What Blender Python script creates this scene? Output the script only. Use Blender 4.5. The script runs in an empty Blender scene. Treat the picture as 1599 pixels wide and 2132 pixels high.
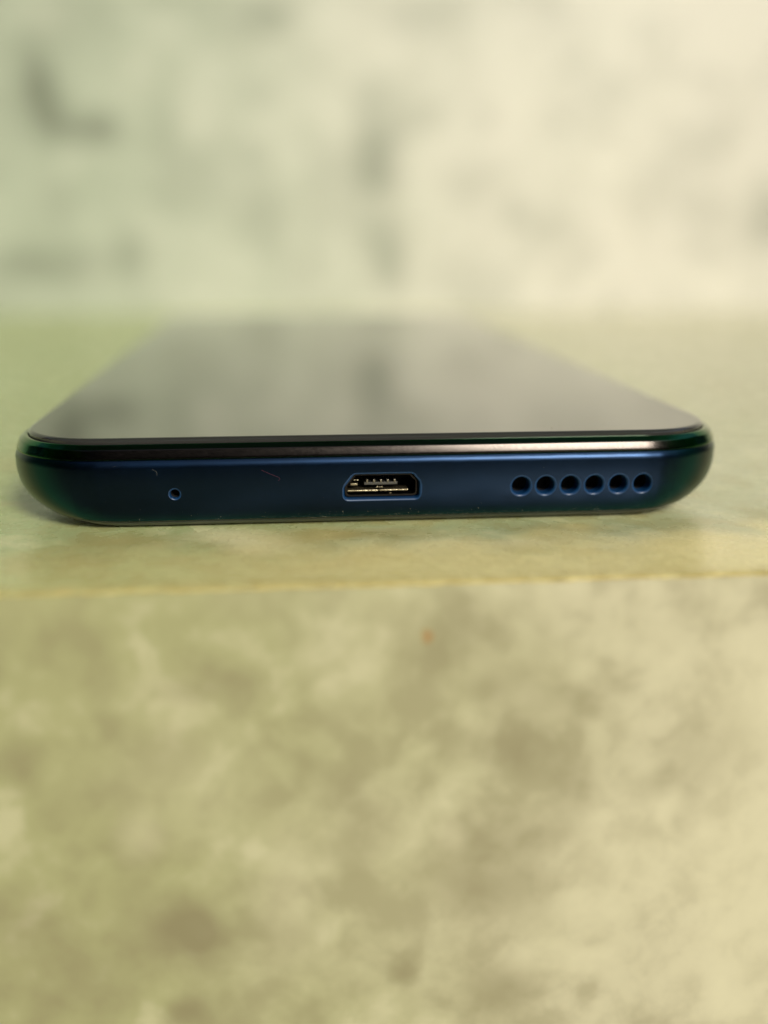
import bpy, bmesh, math, random
import numpy as np
from mathutils import Vector, Matrix
from mathutils.bvhtree import BVHTree

random.seed(7)
rng = np.random.default_rng(7)
S = 0.001                       # everything below is written in millimetres
scn = bpy.context.scene
COL = scn.collection

# ------------------------------------------------------------------ camera
cam_d = bpy.data.cameras.new('camera')
cam = bpy.data.objects.new('camera', cam_d)
COL.objects.link(cam)
PITCH, YAW = math.radians(13.813), math.radians(5.297)
fw = Vector((math.sin(YAW)*math.cos(PITCH), math.cos(YAW)*math.cos(PITCH), -math.sin(PITCH)))
rt = fw.cross(Vector((0, 0, 1))).normalized()
up = rt.cross(fw)
cam.matrix_world = Matrix.Translation(Vector((-9.112, -100.335, 26.248))*S) @ Matrix((rt, up, -fw)).transposed().to_4x4()
cam_d.sensor_fit = 'VERTICAL'
cam_d.sensor_height = 36
cam_d.lens = 36.13
cam_d.clip_start = 0.004
cam_d.clip_end = 300
cam_d.dof.use_dof = True
cam_d.dof.focus_distance = 0.1024
cam_d.dof.aperture_fstop = 7.6
scn.camera = cam

# ------------------------------------------------------------------ light
SUN_EL, SUN_AZ = math.radians(32), math.radians(21)    # azimuth to the right of straight behind the camera
sun_dir = Vector((math.sin(SUN_AZ)*math.cos(SUN_EL), -math.cos(SUN_AZ)*math.cos(SUN_EL), math.sin(SUN_EL)))
world = bpy.data.worlds.new('World')
scn.world = world
world.use_nodes = True
wn = world.node_tree
sky = wn.nodes.new('ShaderNodeTexSky')
sky.sky_type = 'NISHITA'
sky.sun_disc = False
sky.sun_elevation = SUN_EL
sky.sun_rotation = math.atan2(sun_dir.x, sun_dir.y)
sky.dust_density = 2.0
bg = wn.nodes['Background']
bg.inputs['Strength'].default_value = 0.14
wn.links.new(sky.outputs[0], bg.inputs[0])
sun_d = bpy.data.lights.new('sun', 'SUN')
sun_d.energy = 3.7
sun_d.angle = math.radians(17.0)
sun_d.color = (1.0, 0.95, 0.84)
sun = bpy.data.objects.new('sun', sun_d)
sun.rotation_euler = sun_dir.to_track_quat('Z', 'Y').to_euler()
sun.location = sun_dir*6
COL.objects.link(sun)
scn.view_settings.view_transform = 'Standard'
scn.view_settings.look = 'None'
scn.view_settings.exposure = 0.0
scn.view_settings.gamma = 1.0
scn.cycles.max_bounces = 8
scn.cycles.sample_clamp_indirect = 10.0
scn.cycles.blur_glossy = 0.0

# ------------------------------------------------------------------ helpers
def tag(o, label=None, cat=None, group=None, kind=None):
    if label: o['label'] = label
    if cat: o['category'] = cat
    if group: o['group'] = group
    if kind: o['kind'] = kind
    return o

def link(name, me, mat=None, parent=None):
    o = bpy.data.objects.new(name, me)
    COL.objects.link(o)
    if mat: me.materials.append(mat)
    if parent: o.parent = parent
    return o

def empty(name, loc=(0, 0, 0)):
    o = bpy.data.objects.new(name, None)
    o.empty_display_size = 0.01
    o.location = Vector(loc)*S
    COL.objects.link(o)
    return o

def mesh(name, verts, faces, smooth=True, sharp=None):
    me = bpy.data.meshes.new(name)
    me.from_pydata([tuple(c*S for c in v) for v in verts], [], faces)
    me.validate()
    if smooth:
        me.polygons.foreach_set('use_smooth', [True]*len(me.polygons))
        if sharp: me.set_sharp_from_angle(angle=math.radians(sharp))
    me.update()
    return me

class NT:
    """small wrapper to write node trees"""
    def __init__(s, name):
        s.m = bpy.data.materials.new(name)
        s.m.use_nodes = True
        s.t = s.m.node_tree
        s.b = s.t.nodes['Principled BSDF']
    def n(s, typ, **kw):
        x = s.t.nodes.new('ShaderNode'+typ)
        for k, v in kw.items(): setattr(x, k, v)
        return x
    def put(s, sock, v):
        if isinstance(v, bpy.types.NodeSocket): s.t.links.new(v, sock)
        else: sock.default_value = v
    def math(s, op, a, b=0.0, clamp=False):
        x = s.n('Math', operation=op, use_clamp=clamp)
        s.put(x.inputs[0], a); s.put(x.inputs[1], b)
        return x.outputs[0]
    def vec(s, op, a, b=(0, 0, 0)):
        x = s.n('VectorMath', operation=op)
        s.put(x.inputs[0], a); s.put(x.inputs[1], b)
        return x.outputs[1] if op in ('LENGTH', 'DISTANCE') else x.outputs[0]
    def noise(s, co, scale, detail=2, rough=.5, dist=0.0, color=False):
        x = s.n('TexNoise')
        s.put(x.inputs['Vector'], co)
        x.inputs['Scale'].default_value = scale
        x.inputs['Detail'].default_value = detail
        x.inputs['Roughness'].default_value = rough
        x.inputs['Distortion'].default_value = dist
        return x.outputs['Color'] if color else x.outputs[0]
    def rng(s, v, a, b, c=0.0, d=1.0, smooth=False):
        x = s.n('MapRange')
        if smooth: x.interpolation_type = 'SMOOTHSTEP'
        s.put(x.inputs[0], v)
        for i, q in enumerate((a, b, c, d)): s.put(x.inputs[1+i], q)
        return x.outputs[0]
    def mix(s, f, a, b, blend='MIX'):
        x = s.n('Mix', data_type='RGBA', blend_type=blend)
        s.put(x.inputs[0], f)
        for i, v in ((6, a), (7, b)):
            s.put(x.inputs[i], v if isinstance(v, bpy.types.NodeSocket) else (*v, 1.0))
        return x.outputs[2]
    def bump(s, h, dist, strength=1.0):
        x = s.n('Bump')
        x.inputs['Strength'].default_value = strength
        x.inputs['Distance'].default_value = dist*S
        s.put(x.inputs['Height'], h)
        s.put(s.b.inputs['Normal'], x.outputs[0])
    def obj(s):
        x = s.n('TexCoord')
        v = s.n('VectorMath', operation='SCALE')       # metres -> millimetres
        s.t.links.new(x.outputs['Object'], v.inputs[0])
        v.inputs['Scale'].default_value = 1/S
        return v.outputs[0]
    def set(s, **kw):
        for k, v in kw.items():
            k = k.replace('_', ' ')
            s.put(s.b.inputs[k], (*v, 1.0) if isinstance(v, tuple) and len(v) == 3 else v)
        return s.m

def stone(name, base_left, base_right, x0, x1, dark, light, blobs, plane, mott, mott_amt, rough=.34, warp=3.0, extra=None, grow=1.3):
    """mottled polished stone: colour drifts along x (darker green to cream: side-to-side light falloff painted in), soft mottling, and single blotches.
    blobs: (x, second axis, radius x, radius second, strength); negative strength is a pale patch."""
    t = NT(name)
    co = t.obj()
    rot = t.n('VectorRotate', rotation_type='EULER_XYZ')
    t.put(rot.inputs['Vector'], co); rot.inputs['Rotation'].default_value = (.7, .55, .9)
    cr = rot.outputs[0]
    xyz = t.n('SeparateXYZ'); t.put(xyz.inputs[0], co)
    light_drift = t.math('ADD', xyz.outputs[0], t.math('MULTIPLY', t.math('SUBTRACT', t.noise(cr, mott*.35, 2), .5), (x1-x0)*.7))  # brighter right, dimmer left: light falloff carried by the stone colour
    col = t.mix(t.rng(light_drift, x0, x1, smooth=True), base_left, base_right)
    m = t.noise(cr, mott, 3, .55, .3)
    m2 = t.noise(t.vec('ADD', cr, (37, 11, 5)), mott*2.7, 3, .5, .2)
    mm = t.math('ADD', t.math('MULTIPLY', m, .65), t.math('MULTIPLY', m2, .35))
    col = t.mix(t.math('MULTIPLY', t.rng(mm, .36, .56, 1, 0, True), mott_amt), col, dark)
    col = t.mix(t.math('MULTIPLY', t.rng(mm, .52, .68, 0, 1, True), mott_amt*.8), col, light)
    w = t.vec('MULTIPLY', t.vec('SUBTRACT', t.noise(cr, mott*1.6, 2, color=True), (.5, .5, .5)), (warp,)*3)
    cw = t.vec('ADD', co, w)
    dsum = lsum = None
    for (x, q, rx, rq, st) in blobs:
        c = (x, 0, q) if plane == 'xz' else (x, q, 0)
        rx, rq = rx*grow, rq*grow
        k = (1/rx, 0, 1/rq) if plane == 'xz' else (1/rx, 1/rq, 0)
        d = t.vec('LENGTH', t.vec('MULTIPLY', t.vec('SUBTRACT', cw, c), k))
        v = t.rng(d, .1, 1.35, min(.9, st*1.25 if st > 0 else -st), 0, True)
        if st > 0: dsum = v if dsum is None else t.math('ADD', dsum, v)
        else: lsum = v if lsum is None else t.math('ADD', lsum, v)
    if dsum is not None: col = t.mix(t.math('MINIMUM', dsum, .9), col, dark)
    if lsum is not None: col = t.mix(t.math('MINIMUM', lsum, .9), col, light)
    if extra: col = extra(t, co, col)
    t.bump(t.noise(co, .9, 3, .5), .05, .15)
    ro = t.rng(m2, .3, .7, rough-.06, rough+.1)
    if hasattr(t, 'worn'): ro = t.math('MAXIMUM', ro, t.worn)
    t.set(Base_Color=col, Roughness=ro)
    return t.m

# ------------------------------------------------------------------ stone: wall, ledge, ground
WALL_Y, EDGE_Y = 431.3, -19.3
WALL_BLOBS = [(-124.5,108.5,7.7,16.0,0.50),(-120.9,98.0,8.9,12.9,0.50),(-109.4,87.4,15.7,8.7,0.45),(-94.9,85.4,10.2,7.6,0.45),
 (-118.6,53.3,6.8,11.2,0.30),(-118.5,23.9,20.8,10.4,0.45),(-141.4,25.0,13.7,8.0,0.30),(-85.8,28.5,9.3,11.6,0.40),
 (-18.1,136.7,13.6,7.4,0.35),(-7.8,142.1,6.8,4.2,0.30),(-21.3,103.6,8.0,6.5,0.20),(-23.3,76.2,8.1,7.8,0.22),
 (-18.2,47.0,9.5,16.1,0.22),(34.3,101.1,7.0,11.0,0.25),(37.1,76.8,10.0,12.4,0.48),(37.8,64.4,10.8,6.8,0.30),
 (41.4,36.8,9.7,14.1,0.30),(43.9,19.1,7.3,14.3,0.35),(106.0,49.8,7.4,7.0,0.30),(126.0,42.9,15.0,9.5,0.20),
 (237.4,44.4,10.3,14.5,0.40),(51.7,140.2,13.9,10.6,0.20),(152.6,104.9,7.3,13.5,0.14),(165.4,136.0,4.8,8.7,0.14),
 (151.9,72.1,6.2,8.1,-0.35),(119.6,14.3,10.1,7.3,-0.30),(216.7,14.1,23.5,11.1,-0.35),(184.4,107.6,9.9,9.0,-0.25),
 (147.4,14.2,10.2,8.5,-0.30),(-48.0,93.5,9.2,10.9,-0.20),(-116.9,136.8,13.1,8.3,-0.15)]
RISER_BLOBS = [(-19.1,-31.2,2.5,2.0,0.45),(-17.1,-33.3,1.7,3.0,0.45),(-21.6,-32.0,3.4,2.9,0.35),(-32.2,-14.9,1.4,1.8,0.40),
 (-32.7,-30.3,3.3,2.4,0.35),(-31.5,-36.7,3.7,3.0,0.25),(-19.3,-40.2,1.9,1.5,0.65),(0.2,-37.0,1.2,1.4,0.45),
 (9.2,-40.0,2.7,2.6,0.50),(5.8,-27.4,3.5,2.9,0.33),(7.6,-30.0,2.7,2.5,0.30),(12.0,-28.8,2.0,4.0,0.28),
 (9.6,-23.5,3.9,1.9,0.30),(-5.8,-18.3,1.7,1.8,0.22),(-4.1,-23.9,2.1,2.1,0.30),(-15.7,-8.5,3.6,1.3,0.35),
 (-20.4,-14.6,2.4,1.8,0.25),(3.3,-4.9,3.7,3.0,0.25),(7.1,-9.8,1.5,1.3,0.35),(10.9,-9.1,2.5,2.2,0.25),
 (9.4,-14.4,2.6,1.8,0.25),(4.3,-14.2,1.5,1.4,0.30),(11.1,-16.3,2.6,1.9,0.30),(14.8,-11.9,3.0,1.6,0.25),
 (15.6,-19.8,1.8,3.8,0.30),(27.7,-17.1,3.6,2.9,0.25),(30.1,-13.5,1.8,1.9,0.25),(25.9,-22.2,1.4,1.9,0.25),
 (22.6,-19.7,1.3,1.4,0.20),(-26.9,-36.5,2.5,3.0,0.20),(-10.7,-32.7,2.6,2.0,0.20),(16.4,-36.6,2.8,2.1,-0.20),
 (21.8,-27.4,6.8,5.0,-0.40),(32.7,-33.1,4.2,19.0,-0.50),(-10.5,-27.9,2.1,4.4,-0.20),(-18.1,-18.1,4.9,4.1,-0.15),
 (-22.8,-22.0,1.6,1.9,-0.25),(24.1,-21.7,1.3,1.2,-0.30),(4.0,-23.5,1.3,1.2,-0.30),(30.7,-10.8,5.3,3.7,-0.30)]

TREAD_BLOBS = [(-15,-2.5,4,2.5,-.7),(-12.5,-6.5,3,2.5,-.6),(13,-7.5,2.5,1.5,-.6),(5.5,-8,5,3,-.5),(27,-9,8,4,-.6),
 (-24,-3.8,5,3,.5),(-8.5,-3,3.5,3,.5),(-5,-2.5,3,2,.55),(1,-3,4,2,.5),(-2.5,-12,4,2,.4),(18,-3,5,2,.4),(-8,-14,4,1.5,.4),(-30,-9,4,3,.3),(9,-14,3,1.5,.3)]

def orange_fleck(t, co, col):
    d = t.vec('LENGTH', t.vec('MULTIPLY', t.vec('SUBTRACT', t.vec('ADD', co, t.vec('MULTIPLY', t.noise(co, .8, 2, color=True), (.5, .5, .5))), (2.35, 0, -4.45)), (1.5, 0, 1.2)))
    return t.mix(t.rng(d, .3, 1.2, .6, 0, True), col, (.40, .21, .06))

def tread_grime_light(t, co, col):
    # ochre grime and dark crumbs along the chipped front edge; light also painted in
    xyz = t.n('SeparateXYZ'); t.put(xyz.inputs[0], co)
    worn = t.math('ADD', xyz.outputs[1], t.math('MULTIPLY', t.noise(co, .12, 2), 26))
    col = t.mix(t.rng(worn, 16, 0, 0, t.rng(xyz.outputs[0], -45, 5, .12, .75), True), col, (.93, .79, .36))  # paler front strip: its brighter light put into the colour
    grit = t.noise(co, 2.6, 3, .65)
    col = t.mix(t.rng(grit, .50, .66, 0, .32), col, (.40, .31, .11))
    col = t.mix(t.rng(grit, .44, .32, 0, .18), col, (.95, .88, .62))
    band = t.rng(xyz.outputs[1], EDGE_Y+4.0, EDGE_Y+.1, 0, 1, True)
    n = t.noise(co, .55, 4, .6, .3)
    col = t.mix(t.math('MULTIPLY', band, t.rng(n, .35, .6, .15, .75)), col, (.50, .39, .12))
    col = t.mix(t.math('MULTIPLY', t.rng(xyz.outputs[2], .0, -.2, 0, 1), t.rng(t.noise(co, .35, 4, .65), .30, .6, .1, .75)), col, (.36, .27, .075))  # lip darkened to cancel the extra sun it catches
    t.worn = t.rng(xyz.outputs[1], EDGE_Y+1.6, EDGE_Y+.6, 0, .85, True)
    sp = t.noise(co, 2.1, 3, .6)
    k = t.math('MULTIPLY', t.rng(sp, .62, .70, 0, 1, True), t.rng(t.noise(co, .18, 2), .45, .6, 0, .55))
    return t.mix(t.math('MULTIPLY', k, t.rng(xyz.outputs[1], EDGE_Y+12, EDGE_Y+3, 0.1, 1)), col, (.26, .17, .05))

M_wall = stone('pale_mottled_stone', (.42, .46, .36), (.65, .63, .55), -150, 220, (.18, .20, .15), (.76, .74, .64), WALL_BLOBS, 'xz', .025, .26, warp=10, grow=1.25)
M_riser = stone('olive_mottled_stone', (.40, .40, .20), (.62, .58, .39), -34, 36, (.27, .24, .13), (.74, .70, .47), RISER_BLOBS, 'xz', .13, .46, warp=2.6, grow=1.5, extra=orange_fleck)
M_tread = stone('yellowed_stone', (.38, .47, .20), (.58, .57, .38), -70, 110, (.40, .34, .12), (.90, .82, .50), TREAD_BLOBS, 'xy', .13, .50, rough=.25, grow=1.35, extra=tread_grime_light)

def sheet(xs, prof, disp=None):
    """profile (list of (y, z)) swept along x"""
    v, f = [], []
    n = len(prof)
    for x in xs:
        for k, (y, z) in enumerate(prof):
            dy, dz = disp(x, k, y, z) if disp else (0, 0)
            v.append((x, y+dy, z+dz))
    for i in range(len(xs)-1):
        for k in range(n-1):
            a = i*n+k
            f.append((a, a+1, a+n+1, a+n))
    return v, f

from mathutils import noise as mnoise
def nz(x, y, z): return mnoise.noise(Vector((x, y, z)))
xs = sorted(set([-1000, -600, -300, -150, -100, -75] + [round(-60+.3*i, 3) for i in range(int(140/.3))] + [90, 110, 150, 300, 600, 1000]))

ledge = tag(empty('stone_ledge', (0, EDGE_Y, -165)), 'pale yellow-green mottled stone ledge with chipped front edge under the phone', 'stone ledge')
LR = .16                                            # lip radius
def chip(x, k, y, z):
    c = max(0.0, nz(x*.16, 3.1, 0)-.12)*1.0 + .35*nz(x*.35, 5.5, 0) + max(0.0, nz(x*.7, 8.7, 0)-.15)*.9 + .10*nz(x*1.5, y, z*1.5)
    c += .9*math.exp(-((x-17.8)/1.9)**2)*(.7+.6*nz(x*.9, 2, 0))
    w = max(0.0, 1-abs(k-LIPK)/5.5)
    return (c*.9*w, -c*.6*w)
tp = [(WALL_Y+20, 0), (250, 0), (120, 0), (40, 0), (10, 0), (0, 0), (-6, 0), (-10, 0), (-12, 0), (-13.5, 0), (-14.5, 0), (-15.3, 0), (-16, 0), (-16.7, 0), (-17.3, 0), (-17.8, 0), (-18.2, 0), (-18.6, 0), (-18.9, 0)]
LIPK = len(tp)+3
for j in range(0, 8):
    a = math.pi/2*j/7
    tp.append((EDGE_Y+LR-LR*math.sin(a), -LR+LR*math.cos(a)))
v, f = sheet(xs, tp, chip)
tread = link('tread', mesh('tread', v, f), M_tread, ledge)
tread.location = Vector((0, -EDGE_Y, 165))*S
rp = [(EDGE_Y+.05, -LR+.05), (EDGE_Y+.04, -LR-.3), (EDGE_Y, -LR-.7), (EDGE_Y, -3), (EDGE_Y, -6), (EDGE_Y, -12), (EDGE_Y, -25), (EDGE_Y, -50), (EDGE_Y, -100), (EDGE_Y, -170)]
def wob(x, k, y, z): return (.12*nz(x*.2, 1.3, z*.2), 0)
v, f = sheet(xs, rp, wob)
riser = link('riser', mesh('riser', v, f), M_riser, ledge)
riser.location = tread.location

# wall behind: a real block with a slightly rounded foot line
bm = bmesh.new()
bmesh.ops.create_cube(bm, size=1)
for q in bm.verts:
    q.co = Vector((q.co.x*2.0, (WALL_Y+60)*S + q.co.y*.12, .30 + (q.co.z)*.604))
me = bpy.data.meshes.new('stone_wall'); bm.to_mesh(me); bm.free()
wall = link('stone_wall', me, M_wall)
tag(wall, 'pale cream and green mottled stone wall rising behind the ledge', 'stone wall')

t = NT('dark_ground')
co = t.obj()
t.set(Base_Color=t.mix(t.noise(co, .01, 4), (.045, .043, .038), (.075, .07, .06)), Roughness=.85)  # unseen ground, darkened so the phone body reflects less
v, f = sheet([-20000, -3000, -500, 0, 500, 3000, 20000], [(20000, -165), (600, -165), (EDGE_Y-200, -165), (-1500, -165), (-20000, -165)])
ground = tag(link('ground', mesh('ground', v, f), t.m), kind='structure')

# greenery that stands behind and above the viewer: it shows as the green reflections in the phone; hedge put in to darken them
def leaf_mat(name, a, b, tr):
    m = bpy.data.materials.new(name); m.use_nodes = True
    t = m.node_tree
    t.nodes.remove(t.nodes['Principled BSDF'])
    nz_ = t.nodes.new('ShaderNodeTexNoise'); nz_.inputs['Scale'].default_value = 2.5
    mx = t.nodes.new('ShaderNodeMix'); mx.data_type = 'RGBA'
    mx.inputs[6].default_value = (*a, 1); mx.inputs[7].default_value = (*b, 1)
    t.links.new(nz_.outputs[0], mx.inputs[0])
    d = t.nodes.new('ShaderNodeBsdfDiffuse'); r = t.nodes.new('ShaderNodeBsdfTranslucent')
    w = t.nodes.new('ShaderNodeMixShader'); w.inputs[0].default_value = tr
    t.links.new(mx.outputs[2], d.inputs[0]); t.links.new(mx.outputs[2], r.inputs[0])
    t.links.new(d.outputs[0], w.inputs[1]); t.links.new(r.outputs[0], w.inputs[2])
    t.links.new(w.outputs[0], t.nodes['Material Output'].inputs[0])
    return m

def leaves(name, centres, size):
    n = len(centres)
    u = rng.normal(size=(n, 3)); u /= np.linalg.norm(u, axis=1)[:, None]
    w = rng.normal(size=(n, 3)); w -= (w*u).sum(1)[:, None]*u; w /= np.linalg.norm(w, axis=1)[:, None]
    sc = size*rng.uniform(.7, 1.3, (n, 1))
    V = np.stack([centres-u*sc, centres+w*sc*.45, centres+u*sc, centres-w*sc*.45], 1).reshape(-1, 3)
    me = bpy.data.meshes.new(name)
    me.from_pydata(V.tolist(), [], np.arange(4*n).reshape(n, 4).tolist())
    return me

def tapered(name, pts, radii, n=10):
    v, f = [], []
    for (p, r) in zip(pts, radii):
        for j in range(n):
            a = 2*math.pi*j/n
            v.append((p[0]+r*math.cos(a), p[1]+r*math.sin(a), p[2]))
    for i in range(len(pts)-1):
        for j in range(n):
            a, b = i*n+j, i*n+(j+1) % n
            f.append((a, b, b+n, a+n))
    me = bpy.data.meshes.new(name); me.from_pydata(v, [], f)
    return me

M_leaf_dark = leaf_mat('hedge_leaf', (.012, .030, .010), (.025, .06, .018), .25)
M_leaf = leaf_mat('tree_leaf', (.09, .30, .07), (.15, .42, .10), .5)
M_leaf_bright = leaf_mat('bush_leaf', (.12, .42, .07), (.20, .52, .10), .5)
M_bark = NT('bark').set(Base_Color=(.09, .07, .05), Roughness=.9)
n = 18000
hc = np.stack([rng.uniform(-7, 7, n), rng.uniform(-6.2, -5.0, n), rng.uniform(-.16, 2.1, n)], 1)
dip = np.clip((np.abs(hc[:, 0]-2.15)-.85)/.35, 0, 1)          # gap shaped to let the sun and a bright strip of sky through
hc[:, 2] = -.16+(hc[:, 2]+.16)*(.02+2.5*dip)*(1+.10*np.sin(hc[:, 0]*2.1))
n = 9000
sd = rng.random(n) < .5
wg = np.stack([np.where(sd, rng.uniform(-3.4, -2.7, n), rng.uniform(3.4, 4.1, n)), rng.uniform(-5, 1.6, n), rng.uniform(-.16, 2.6, n)], 1)
hc = np.concatenate([hc, wg])
added_hedge = tag(link('added_hedge', leaves('added_hedge', hc, .16), M_leaf_dark), 'added unseen bank of dark green leaves behind the viewer, darkening reflections in the phone', 'added_hedge')

for bx, by, hgt, lab in ((-1.35, -.95, 1.5, 'bright green bush standing beside the ledge on the left'), (1.75, -.75, 1.4, 'bright green bush standing beside the ledge on the right')):
    n = 4500
    d = rng.normal(size=(n, 3)); d /= np.linalg.norm(d, axis=1)[:, None]
    d *= rng.uniform(0, 1, (n, 1))**.4
    q = np.array([bx, by, -.165+hgt*.55]) + d*np.array([.6, .75, hgt*.5])
    b_ = tag(empty('bush', (bx*1000, by*1000, -165)), lab, 'bush')
    o = link('foliage', leaves('foliage', q, .075), M_leaf_bright, b_); o.location = -Vector((bx, by, -.165))
    o = link('stem', tapered('stem', [(bx, by, -.165), (bx+.03, by, .2), (bx, by+.05, .7)], [.03, .025, .01]), M_bark, b_); o.location = -Vector((bx, by, -.165))

tree = tag(empty('tree', (-2700, -1400, -165)), 'green leafy tree overhanging the ledge from the left', 'tree')
tree_inv = -Vector((-2.7, -1.4, -.165))
o = link('trunk', tapered('trunk', [(-2.7, -1.4, -.165), (-2.66, -1.38, .8), (-2.5, -1.3, 1.8), (-2.1, -1.1, 2.6), (-1.4, -.6, 3.3)], [.17, .13, .12, .10, .06]), M_bark, tree); o.location = tree_inv
for e in ((-3.4, .8, 3.4), (.6, .4, 3.6), (-1.0, 1.8, 3.7)):
    o = link('limb', tapered('limb', [(-2.3, -1.2, 2.3), ((e[0]-2.3)/2, (e[1]-1.2)/2, 3.0), e], [.08, .06, .02]), M_bark, tree); o.location = tree_inv
n = 7500
d = rng.normal(size=(n, 3)); d /= np.linalg.norm(d, axis=1)[:, None]
d *= rng.uniform(0, 1, (n, 1))**.45
tc = np.array([-.4, .3, 3.5]) + d*np.array([3.4, 2.9, 1.1])
hole = np.array([mnoise.noise(Vector(q*.9)) for q in tc])
tc = tc[hole > -.22]
o = link('crown', leaves('crown', tc, .13), M_leaf, tree); o.location = tree_inv

# ------------------------------------------------------------------ phone
W, L, RC = 75.4, 162.0, 10.8
ZS, ZG = 7.204, 9.249
phone = tag(empty('smartphone'), 'dark blue smartphone lying face up on the stone ledge, charging port towards the viewer', 'smartphone')

# the raised camera bump under the far end tips the phone towards the viewer
PR = Matrix.Rotation(.007, 3, 'Z') @ Matrix.Rotation(.022, 3, 'X')
phone.rotation_euler = PR.to_euler()
phone.location = (Vector((0, 4, .05)) - PR @ Vector((0, 4, 0)))*S

SQ = 2.22
def base_outline(nc=26, nf=60, nl=30):
    """rounded rectangle, counter-clockwise from above, with outward normals (front edge at y=0)"""
    pts = []
    a = W/2
    def seg(p, q, n, nrm):
        for i in range(n):
            t = i/n
            pts.append((p[0]+(q[0]-p[0])*t, p[1]+(q[1]-p[1])*t, *nrm))
    def arc(cx, cy, a0, n):
        for i in range(n):
            t = a0+math.pi/2*i/n
            c, q = math.cos(t), math.sin(t)
            sp = lambda w, e: math.copysign(abs(w)**e, w) if abs(w) > 1e-9 else 0.0
            nx, ny = sp(c, 2-2/SQ), sp(q, 2-2/SQ)          # superellipse corner: no sudden start of the curve
            h = math.hypot(nx, ny)
            pts.append((cx+RC*sp(c, 2/SQ), cy+RC*sp(q, 2/SQ), nx/h, ny/h))
    seg((-a+RC, 0), (a-RC, 0), nf, (0, -1)); arc(a-RC, RC, -math.pi/2, nc)
    seg((a, RC), (a, L-RC), nl, (1, 0)); arc(a-RC, L-RC, 0, nc)
    seg((a-RC, L), (-a+RC, L), nf, (0, 1)); arc(-a+RC, L-RC, math.pi/2, nc)
    seg((-a, L-RC), (-a, RC), nl, (-1, 0)); arc(-a+RC, RC, math.pi, nc)
    return pts
OUT = base_outline()

def loft(rings, cap_bottom=True, cap_top=True, split_top=False):
    """rings: (z, inset at the ends, inset at the long sides), bottom to top"""
    v, f = [], []
    n = len(OUT)
    for (z, ie, iside) in rings:
        for (x, y, nx, ny) in OUT:
            k = ie*ny*ny + iside*nx*nx
            lift = .55*max(0.0, min(1.0, (abs(x)-24)/7))**2*max(0.0, 1-z/4.5)**2     # the back curves up towards the corners
            v.append((x-nx*k, y-ny*k, z+lift))
    for i in range(len(rings)-1):
        for j in range(n):
            a, b = i*n+j, i*n+(j+1) % n
            f.append((a, b, b+n, a+n))
    if cap_bottom: f.append(tuple(reversed(range(n))))
    if cap_top:
        o = (len(rings)-1)*n
        if split_top:
            v += v[o:o+n]; o = len(v)-n
        f.append(tuple(range(o, o+n)))
    return v, f

ZM, PE = 6.2, 2.2            # widest height of the body
def ins_end(z):
    if z > ZM+.2: return .30*((z-ZM-.2)/(ZS-ZM-.2))**2
    v = max(0.0, (ZM-z)/ZM)
    return 2.1*(1-(1-min(v, .999)**PE)**(1/PE))
def ins_side(z):
    if z > ZM+.2: return .30*((z-ZM-.2)/(ZS-ZM-.2))**2
    v = max(0.0, (ZM-z)/ZM)
    return 9.8*(1-(1-min(v, .9995)**2.5)**(1/2.5))
rings = []
ZC = .80                     # crease where the side meets the back cover
back = [(0.0, 4.0, 9.2), (0.03, 2.7, 8.3), (0.12, 2.1, 7.6), (0.30, 1.68, 6.6), (0.52, 1.34, ins_side(.55)+.1),
        (0.70, 1.13, ins_side(.72)+.1), (0.755, 1.11, ins_side(.75)+.12), (0.77, 1.25, ins_side(.77)+.3), (0.77, 3.0, 4.5)]
rings.append((0.76, 1.9, ins_side(.78)+.6))
rings.append((0.775, 1.12, ins_side(.78)+.06))
rings.append((0.82, 1.045, ins_side(.82)))
z = .9
while z < ZM+.2:
    rings.append((z, ins_end(z), ins_side(z))); z += .2
for i in range(9):
    z = ZM+.25+(ZS-ZM-.25)*i/8
    rings.append((z, ins_end(z), ins_side(z)))

t = NT('satin_blue_shell')
co = t.obj()
g = t.noise(co, 14, 2, .6)
t.bump(g, .006, .25)
def flop_reflect(t, a, b, lo, hi, edge, e0, e1):
    # pearlescent hue shift, plus green and beige reflections painted in by viewing angle
    lw = t.n('LayerWeight'); lw.inputs['Blend'].default_value = .5
    c = t.mix(t.rng(lw.outputs['Facing'], lo, hi, 0, 1, True), a, b)
    return t.mix(t.rng(lw.outputs['Facing'], e0, e1, 0, 1, True), c, edge)
t.set(Base_Color=flop_reflect(t, (.0002, .0105, .034), (.004, .058, .072), .14, .40, (.13, .10, .08), .34, .78), Metallic=1.0, Specular_Tint=(.6, .75, .75), Roughness=t.rng(t.noise(co, .25, 3), .3, .7, .28, .33), Coat_Weight=.6, Coat_IOR=1.30, Coat_Roughness=.27)
M_body = t.m
M_back = NT('dark_back_cover').set(Base_Color=(.020, .024, .026), Roughness=.35, Specular_IOR_Level=.8)
t = NT('glossy_black_frame')
co = t.obj()
rt_ = t.n('VectorRotate', rotation_type='Y_AXIS'); t.put(rt_.inputs['Vector'], co); rt_.inputs['Angle'].default_value = .6
scr = t.noise(t.vec('MULTIPLY', rt_.outputs[0], (5.5, 2.0, .7)), 2.4, 4, .75, .15)
t.bump(scr, .004, .35)
t.set(Base_Color=flop_reflect(t, (.010, .0062, .0042), (.006, .14, .048), .10, .38, (.30, .25, .17), .52, .90), Metallic=1.0, Specular_Tint=(.7, .8, .7), Roughness=t.rng(scr, .4, .7, .14, .24), Coat_Weight=.6, Coat_IOR=1.42, Coat_Roughness=t.rng(scr, .4, .7, .14, .25))
M_frame = t.m
t = NT('screen_glass')
co = t.obj()
t.set(Base_Color=(.030, .029, .027), Roughness=.03, Coat_Weight=.38, Coat_Roughness=.02)
M_glass = t.m
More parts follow.
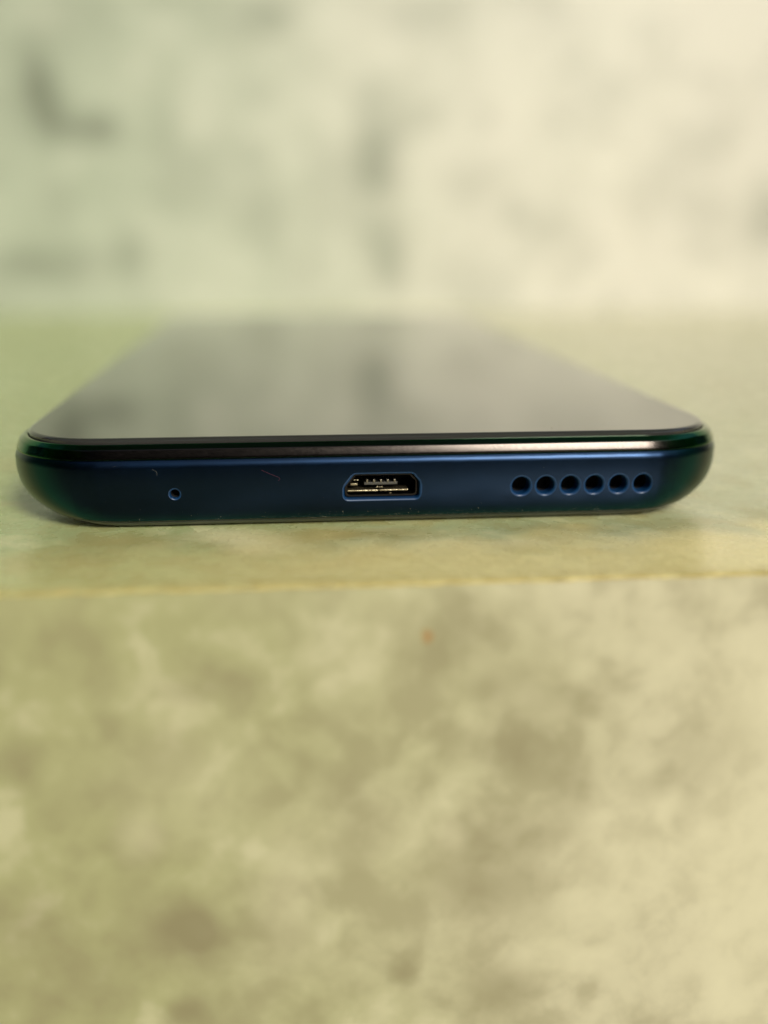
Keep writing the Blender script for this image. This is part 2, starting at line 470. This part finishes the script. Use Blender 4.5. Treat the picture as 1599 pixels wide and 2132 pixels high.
def simple(name, **kw):
    return NT(name).set(**kw)
M_hole = simple('black_mesh', Base_Color=(.004, .004, .004), Roughness=.9)
t = NT('port_steel')
k_ = t.noise(t.obj(), 5.0, 4, .7)
M_steel = t.set(Base_Color=t.mix(t.rng(k_, .42, .6), (.16, .13, .08), (.46, .41, .28)), Metallic=1.0, Roughness=t.rng(k_, .4, .6, .6, .28))
t.bump(k_, .06, .6)
M_dim = simple('shaded_port_steel', Base_Color=(.03, .027, .025), Metallic=1.0, Roughness=.4)  # shell steel darkened: shade inside the port put into its colour
M_plastic = simple('black_port_plastic', Base_Color=(.05, .048, .042), Roughness=.45)
M_gold = simple('contact_metal', Base_Color=(.22, .20, .16), Metallic=1.0, Roughness=.35)

v, f = loft(back, True, False)
link('back_cover', mesh('back_cover', v, f, True, 35), M_back, phone)
v, f = loft(rings)
body_me = mesh('body', v, f, True, 28)
M_bore = NT('blue_plastic_bore').set(Base_Color=(.004, .034, .105), Roughness=.38)
body = link('body', body_me, M_body, phone)
body_me.materials.append(M_bore)

# --- camera bump under the far end
v, f = [], []
bo_ = [(-26+12*math.cos(q), 147+8*math.sin(q)) for q in np.linspace(0, 2*math.pi, 40, endpoint=False)]
for zz, k in ((0.05, 1.0), (-2.9, 1.0), (-3.12, .96)):
    v += [(-26+(x+26)*k, 147+(y-147)*k, zz) for x, y in bo_]
for i in range(2):
    for j in range(40): f.append((i*40+j, (i+1)*40+j, (i+1)*40+(j+1) % 40, i*40+(j+1) % 40))
f.append(tuple(range(80, 120)))
link('camera_bump', mesh('camera_bump', v, f, True, 40), M_frame, phone)

# --- cutters for holes, each following the curved front so the rounded rims sit on the surface
def cutter(path, fillet, depth, nf=5):
    """path(o): closed outline (x, z) grown outward by o"""
    v, f = [], []
    levels = [(fillet, -1.0)]
    for i in range(nf+1):
        a = math.pi/2*i/nf
        levels.append((fillet*(1-math.sin(a)), fillet*(1-math.cos(a))-.001))
    levels.append((0, depth))
    n = None
    for (o, d) in levels:
        P = path(o); n = len(P)
        for (x, zz) in P: v.append((x, ins_end(zz)+d, zz))
    for i in range(len(levels)-1):
        for j in range(n):
            a, b = i*n+j, i*n+(j+1) % n
            f.append((a, a+n, b+n, b))
    f.append(tuple(range(n)))
    f.append(tuple(reversed(range((len(levels)-1)*n, len(levels)*n))))
    return v, f

def circle(cx, cz, r, n=40):
    return lambda o: [(cx+(r+o)*math.cos(2*math.pi*i/n), cz+(r+o)*math.sin(2*math.pi*i/n)) for i in range(n)]

def round_poly(poly, rad, o=0, n=6):
    """rounded polygon outline (counter-clockwise), offset outward by o"""
    P = [Vector(p) for p in poly]; out = []
    N = len(P)
    Q = []
    for i in range(N):
        a, b, c = P[i-1], P[i], P[(i+1) % N]
        n1 = Vector(((b-a).y, -(b-a).x)).normalized(); n2 = Vector(((c-b).y, -(c-b).x)).normalized()
        m = (n1+n2); m /= (1+n1.dot(n2))
        Q.append(b+m*o)
    for i in range(N):
        a, b, c = Q[i-1], Q[i], Q[(i+1) % N]
        r = rad+o
        d1, d2 = (a-b).normalized(), (c-b).normalized()
        th = math.acos(max(-1, min(1, d1.dot(d2))))
        tl = r/math.tan(th/2)
        ctr = b+(d1+d2).normalized()*(r/math.sin(th/2))
        s, e = b+d1*tl-ctr, b+d2*tl-ctr
        a0, a1 = math.atan2(s.y, s.x), math.atan2(e.y, e.x)
        while a1 < a0-1e-9: a1 += 2*math.pi
        for k in range(n+1):
            q = a0+(a1-a0)*k/n
            out.append((ctr.x+r*math.cos(q), ctr.y+r*math.sin(q)))
    return out

PX, PZ = -.02, 4.12          # charging port centre
def port_poly(gx=0.0):
    w, h = 3.78-gx, 1.28-gx
    return [(PX-w, PZ-h), (PX+w, PZ-h), (PX+w, PZ+.40-gx*.2), (PX+w-.72+gx*.2, PZ+h), (PX-w+.98-gx*.2, PZ+h), (PX-w, PZ-.05)]
SPK = [(14.2+2.55*i, 3.88) for i in range(6)]
SPR = .90
MIC = (-20.55, 3.8)
cuts = [cutter(lambda o: round_poly(port_poly(), .45, o), .27, 5.5, 8)]
cuts += [cutter(circle(x, zz, SPR), .32, 3.2, 9) for x, zz in SPK]
cuts += [cutter(circle(MIC[0], MIC[1], .46, 32), .22, 2.5, 7)]
cv, cf = [], []
for v, f in cuts:
    o = len(cv); cv += v; cf += [tuple(i+o for i in q) for q in f]
cut_me = mesh('cutter', cv, cf)
bmc = bmesh.new(); bmc.from_mesh(cut_me); bmesh.ops.recalc_face_normals(bmc, faces=bmc.faces); bmc.to_mesh(cut_me); bmc.free()
cut = link('cutter', cut_me)
orig = body_me.copy()
cut.parent = phone
bo = body.modifiers.new('holes', 'BOOLEAN'); bo.operation = 'DIFFERENCE'; bo.solver = 'EXACT'; bo.object = cut
bpy.context.view_layer.update()
dg = bpy.context.evaluated_depsgraph_get()
new = bpy.data.meshes.new_from_object(body.evaluated_get(dg))
body.modifiers.clear()
bpy.data.objects.remove(cut, do_unlink=True)
body.data = new
new.name = 'body'
new.polygons.foreach_set('use_smooth', [True]*len(new.polygons))
new.set_sharp_from_angle(angle=math.radians(28))
# keep the shading of the smooth outer skin as it was before the holes were cut
bvh = BVHTree.FromPolygons([q.co for q in orig.vertices], [tuple(q.vertices) for q in orig.polygons])
cn = [Vector(q.vector) for q in orig.corner_normals]
li0 = [q.loop_start for q in orig.polygons]
nor = [(0, 0, 0)]*len(new.loops)
for pl in new.polygons:
    c = pl.center
    if not (c.y < .0066 and .0012 < c.z < .0071 and abs(c.x) < .0302): continue
    hit = bvh.find_nearest(c)
    if hit[0] is None or hit[3] > 4e-6 or hit[1].dot(pl.normal) < .9:
        pl.material_index = 1
        continue
    for l in pl.loop_indices:
        p = new.vertices[new.loops[l].vertex_index].co
        h = bvh.find_nearest(p)
        op = orig.polygons[h[2]]
        ws = []
        acc = Vector((0, 0, 0))
        for k, vi in enumerate(op.vertices):
            ql = op.loop_start+k
            acc += cn[ql]/max(1e-9, (orig.vertices[vi].co.z-p.z)**2*4 + 1e-12)**.5
        nor[l] = tuple(acc.normalized())
new.normals_split_custom_set(nor)

# --- middle frame
fr = [(ZS-.25, .95, .95), (ZS+.0, .60, .60), (ZS+.03, .30, .30), (ZS+.07, .20, .20), (ZS+.14, .15, .17), (ZS+.26, .15, .20)]
for i in range(1, 8): fr.append((ZS+.26+.80*i/7, .15+.26*i/7+.05*(i/7)**2, .18+.36*i/7))
fr += [(ZS+1.10, .50, .58), (ZS+1.15, .55, .64), (ZS+1.42, .80, .98), (ZS+1.48, .87, 1.10), (ZS+1.50, .94, 1.30), (ZS+1.485, 1.0, 1.40), (ZS+1.43, 1.03, 1.44), (ZS+1.0, 1.03, 1.44)]
v, f = loft(fr, False, False)
link('frame', mesh('frame', v, f, True, 35), M_frame, phone)

# --- glass
gl = [(ZS+1.0, 1.13, 1.52), (ZG-.30, 1.12, 1.50)]
C0, S0 = math.cos(math.radians(42)), math.sin(math.radians(42))
for i in range(0, 9):
    a = math.radians(42+48*i/8)
    k = (C0-math.cos(a))/C0
    gl.append((ZG-.30+.30*(math.sin(a)-S0)/(1-S0), 1.12+.50*k, 1.50+.50*k))
gl.append((ZG, 1.66, 2.04))
v, f = loft(gl, True, True, True)
link('screen', mesh('screen', v, f, True, 40), M_glass, phone)

# --- inside the port
def tube(path_o, path_i, y0, y1):
    P, Q = path_o, path_i
    n = len(P)
    v = [(x, y0, z) for x, z in P]+[(x, y0, z) for x, z in Q]+[(x, y1, z) for x, z in Q]+[(x, y1, z) for x, z in P]
    f = []
    for k in range(4):
        for j in range(n):
            a, b = k*n+j, k*n+(j+1) % n
            c, d = ((k+1) % 4)*n+(j+1) % n, ((k+1) % 4)*n+j
            f.append((a, d, c, b))
    return v, f
def box(x0, x1, y0, y1, z0, z1, bev=.03):
    bm = bmesh.new()
    bmesh.ops.create_cube(bm, size=1)
    for q in bm.verts:
        q.co = Vector(((x0+x1)/2+q.co.x*(x1-x0), (y0+y1)/2+q.co.y*(y1-y0), (z0+z1)/2+q.co.z*(z1-z0)))*S
    if bev: bmesh.ops.bevel(bm, geom=bm.edges[:], offset=bev*S, segments=2, affect='EDGES', profile=.5)
    me = bpy.data.meshes.new('box'); bm.to_mesh(me); bm.free()
    return me
port = link('charging_port', mesh('port_shell', *tube(round_poly(port_poly(.12), .40), round_poly(port_poly(.28), .34), .98, 5.0), True, 30), M_dim, phone)
bk = round_poly(port_poly(.05), .42)
link('port_back', mesh('port_back', [(x, 4.6, z) for x, z in bk], [tuple(range(len(bk)))], False), M_hole, port)
tongue = link('tongue', box(PX-1.72, PX+1.66, 1.2, 4.5, PZ-.03, PZ+.22), M_plastic, port)
cm = box(-.10, .10, 1.14, 4.0, PZ+.20, PZ+.50, .03)
cm.materials.append(M_gold)
for i in range(5):
    o = link('contact', cm, None, port)
    o.location.x = (PX-1.42+.70*i)*S
lip = box(PX-3.45, PX-.30, .95, 2.6, PZ-.68, PZ-.50, .06); lip.materials.append(M_steel)
link('port_lip', lip, None, port)
lip = box(PX-.22, PX+2.75, .97, 2.6, PZ-.66, PZ-.49, .06); lip.materials.append(M_steel)
link('port_lip', lip, None, port)
for x, zz, w, h in ((-2.75, 0.05, .36, .10), (-2.55, .50, .28, .04), (-.15, -.28, .34, .035), (.95, -.93, .10, .05)):
    lm = box(PX+x-w, PX+x+w, 1.15, 1.9, PZ+zz-h, PZ+zz+h, .03); lm.materials.append(M_steel)
    link('latch', lm, None, port)

# --- dark cups at the bottom of the round holes
def cup(cx, cz, r, y0, y1, n=28):
    ring = [(cx+r*math.cos(2*math.pi*i/n), cz+r*math.sin(2*math.pi*i/n)) for i in range(n)]
    v = [(x, y0, z) for x, z in ring]+[(x, y1, z) for x, z in ring]
    f = [(j, j+n, (j+1) % n+n, (j+1) % n) for j in range(n)]
    f.append(tuple(range(n, 2*n)))
    return v, f
for x, zz in SPK:
    link('speaker_hole', mesh('speaker_hole', *cup(x, zz, SPR-.01, 1.7, 2.9), True, 40), M_hole, phone)
link('microphone_hole', mesh('microphone_hole', *cup(*MIC, .45, .75, 2.0), True, 40), M_hole, phone)

# ------------------------------------------------------------------ dust and lint lying on the phone
M_dust = simple('pale_dust', Base_Color=(.36, .34, .27), Roughness=.9)
PL = phone.location.copy()
def on_phone(x, y, z): return (PL + PR @ (Vector((x, y, z))*S))/S
bm = bmesh.new()
def speck(p, r):
    vs = []
    for k in range(4):
        d_ = Vector((random.gauss(0, 1), random.gauss(0, 1), random.gauss(0, 1))).normalized()*r*random.uniform(.6, 1.2)
        vs.append(bm.verts.new((p+d_)*S))
    for a, b, c in ((0, 1, 2), (0, 1, 3), (0, 2, 3), (1, 2, 3)):
        bm.faces.new((vs[a], vs[b], vs[c]))
for i in range(330):                          # caught along the crease above the back cover
    x = random.triangular(-30, 29, 6) if i < 250 else random.choice((random.gauss(-8, 4), random.gauss(2, 3), random.gauss(22, 3.5), random.gauss(26, 2)))
    if abs(x) > 29: continue
    zz = .86+abs(random.gauss(0, .22 if i % 4 else .5))
    speck(on_phone(x, ins_end(zz)-.01, zz), random.choice((.025, .03, .04, .055)))
for i in range(60):
    zz = random.uniform(1.2, 6.8)
    x = random.uniform(-30, 29)
    if abs(zz-4.2) < 1.6 and (abs(x-PX) < 4.6 or 13 < x < 29): continue
    speck(on_phone(x, ins_end(zz)-.005, zz), random.choice((.012, .018, .022)))
for i in range(60):
    speck(on_phone(random.uniform(-33, 33), random.uniform(2.2, 22), ZG+.015), random.choice((.03, .04, .06)))
for x, y in ((8.6, 15.5), (-14.5, 4.6), (17.5, 4.9), (19.2, 5.1), (24.0, 5.0), (18.0, 3.4)):
    for k in range(3): speck(on_phone(x+random.gauss(0, .05), y+random.gauss(0, .1), ZG+.03), .07)
me = bpy.data.meshes.new('dust_specks'); bm.to_mesh(me); bm.free()
tag(link('dust_specks', me, M_dust), kind='stuff')

def fibre(pts, r, mat, label):
    """thin lint hair following the front of the phone; pts are (x, z)"""
    v, f = [], []
    n = 6
    P = [on_phone(x, ins_end(z_)-r*1.2, z_) for x, z_ in pts]
    for i, p in enumerate(P):
        dr = (P[min(i+1, len(P)-1)]-P[max(i-1, 0)]).normalized()
        a = dr.orthogonal().normalized(); b = dr.cross(a)
        for j in range(n):
            q = 2*math.pi*j/n
            v.append(tuple(p+(a*math.cos(q)+b*math.sin(q))*r))
    for i in range(len(P)-1):
        for j in range(n):
            f.append((i*n+j, i*n+(j+1) % n, (i+1)*n+(j+1) % n, (i+1)*n+j))
    o = link('lint_fibre', mesh('lint_fibre', v, f), mat)
    tag(o, label, 'lint', 'lint fibres on the phone')
def curve(p0, p1, p2, n=14):
    return [((1-t)**2*p0[0]+2*t*(1-t)*p1[0]+t*t*p2[0], (1-t)**2*p0[1]+2*t*(1-t)*p1[1]+t*t*p2[1]) for t in [i/(n-1) for i in range(n)]]
fibre(curve((-22.6, 6.35), (-22.1, 6.25), (-22.15, 5.8)), .012, simple('pale_lint', Base_Color=(.12, .13, .13), Roughness=.8), 'short pale curved lint fibre above the microphone hole')
fibre(curve((-12.0, 6.1), (-10.9, 5.55), (-10.35, 5.35))+curve((-10.3, 5.3), (-10.1, 5.1), (-10.4, 5.0), 8), .013, simple('purple_lint', Base_Color=(.10, .022, .055), Roughness=.8), 'hooked purple lint fibre left of the charging port')

# loose sandy grit on the ledge in front of the phone
bm = bmesh.new()
for i in range(150):
    p = Vector((random.uniform(-40, 42), random.uniform(EDGE_Y+.5, 0), .02))
    speck(p, random.choice((.03, .04, .06, .09)))
me = bpy.data.meshes.new('sandy_grit'); bm.to_mesh(me); bm.free()
tag(link('sandy_grit', me, simple('grit_stone', Base_Color=(.42, .34, .16), Roughness=.9)), kind='stuff')
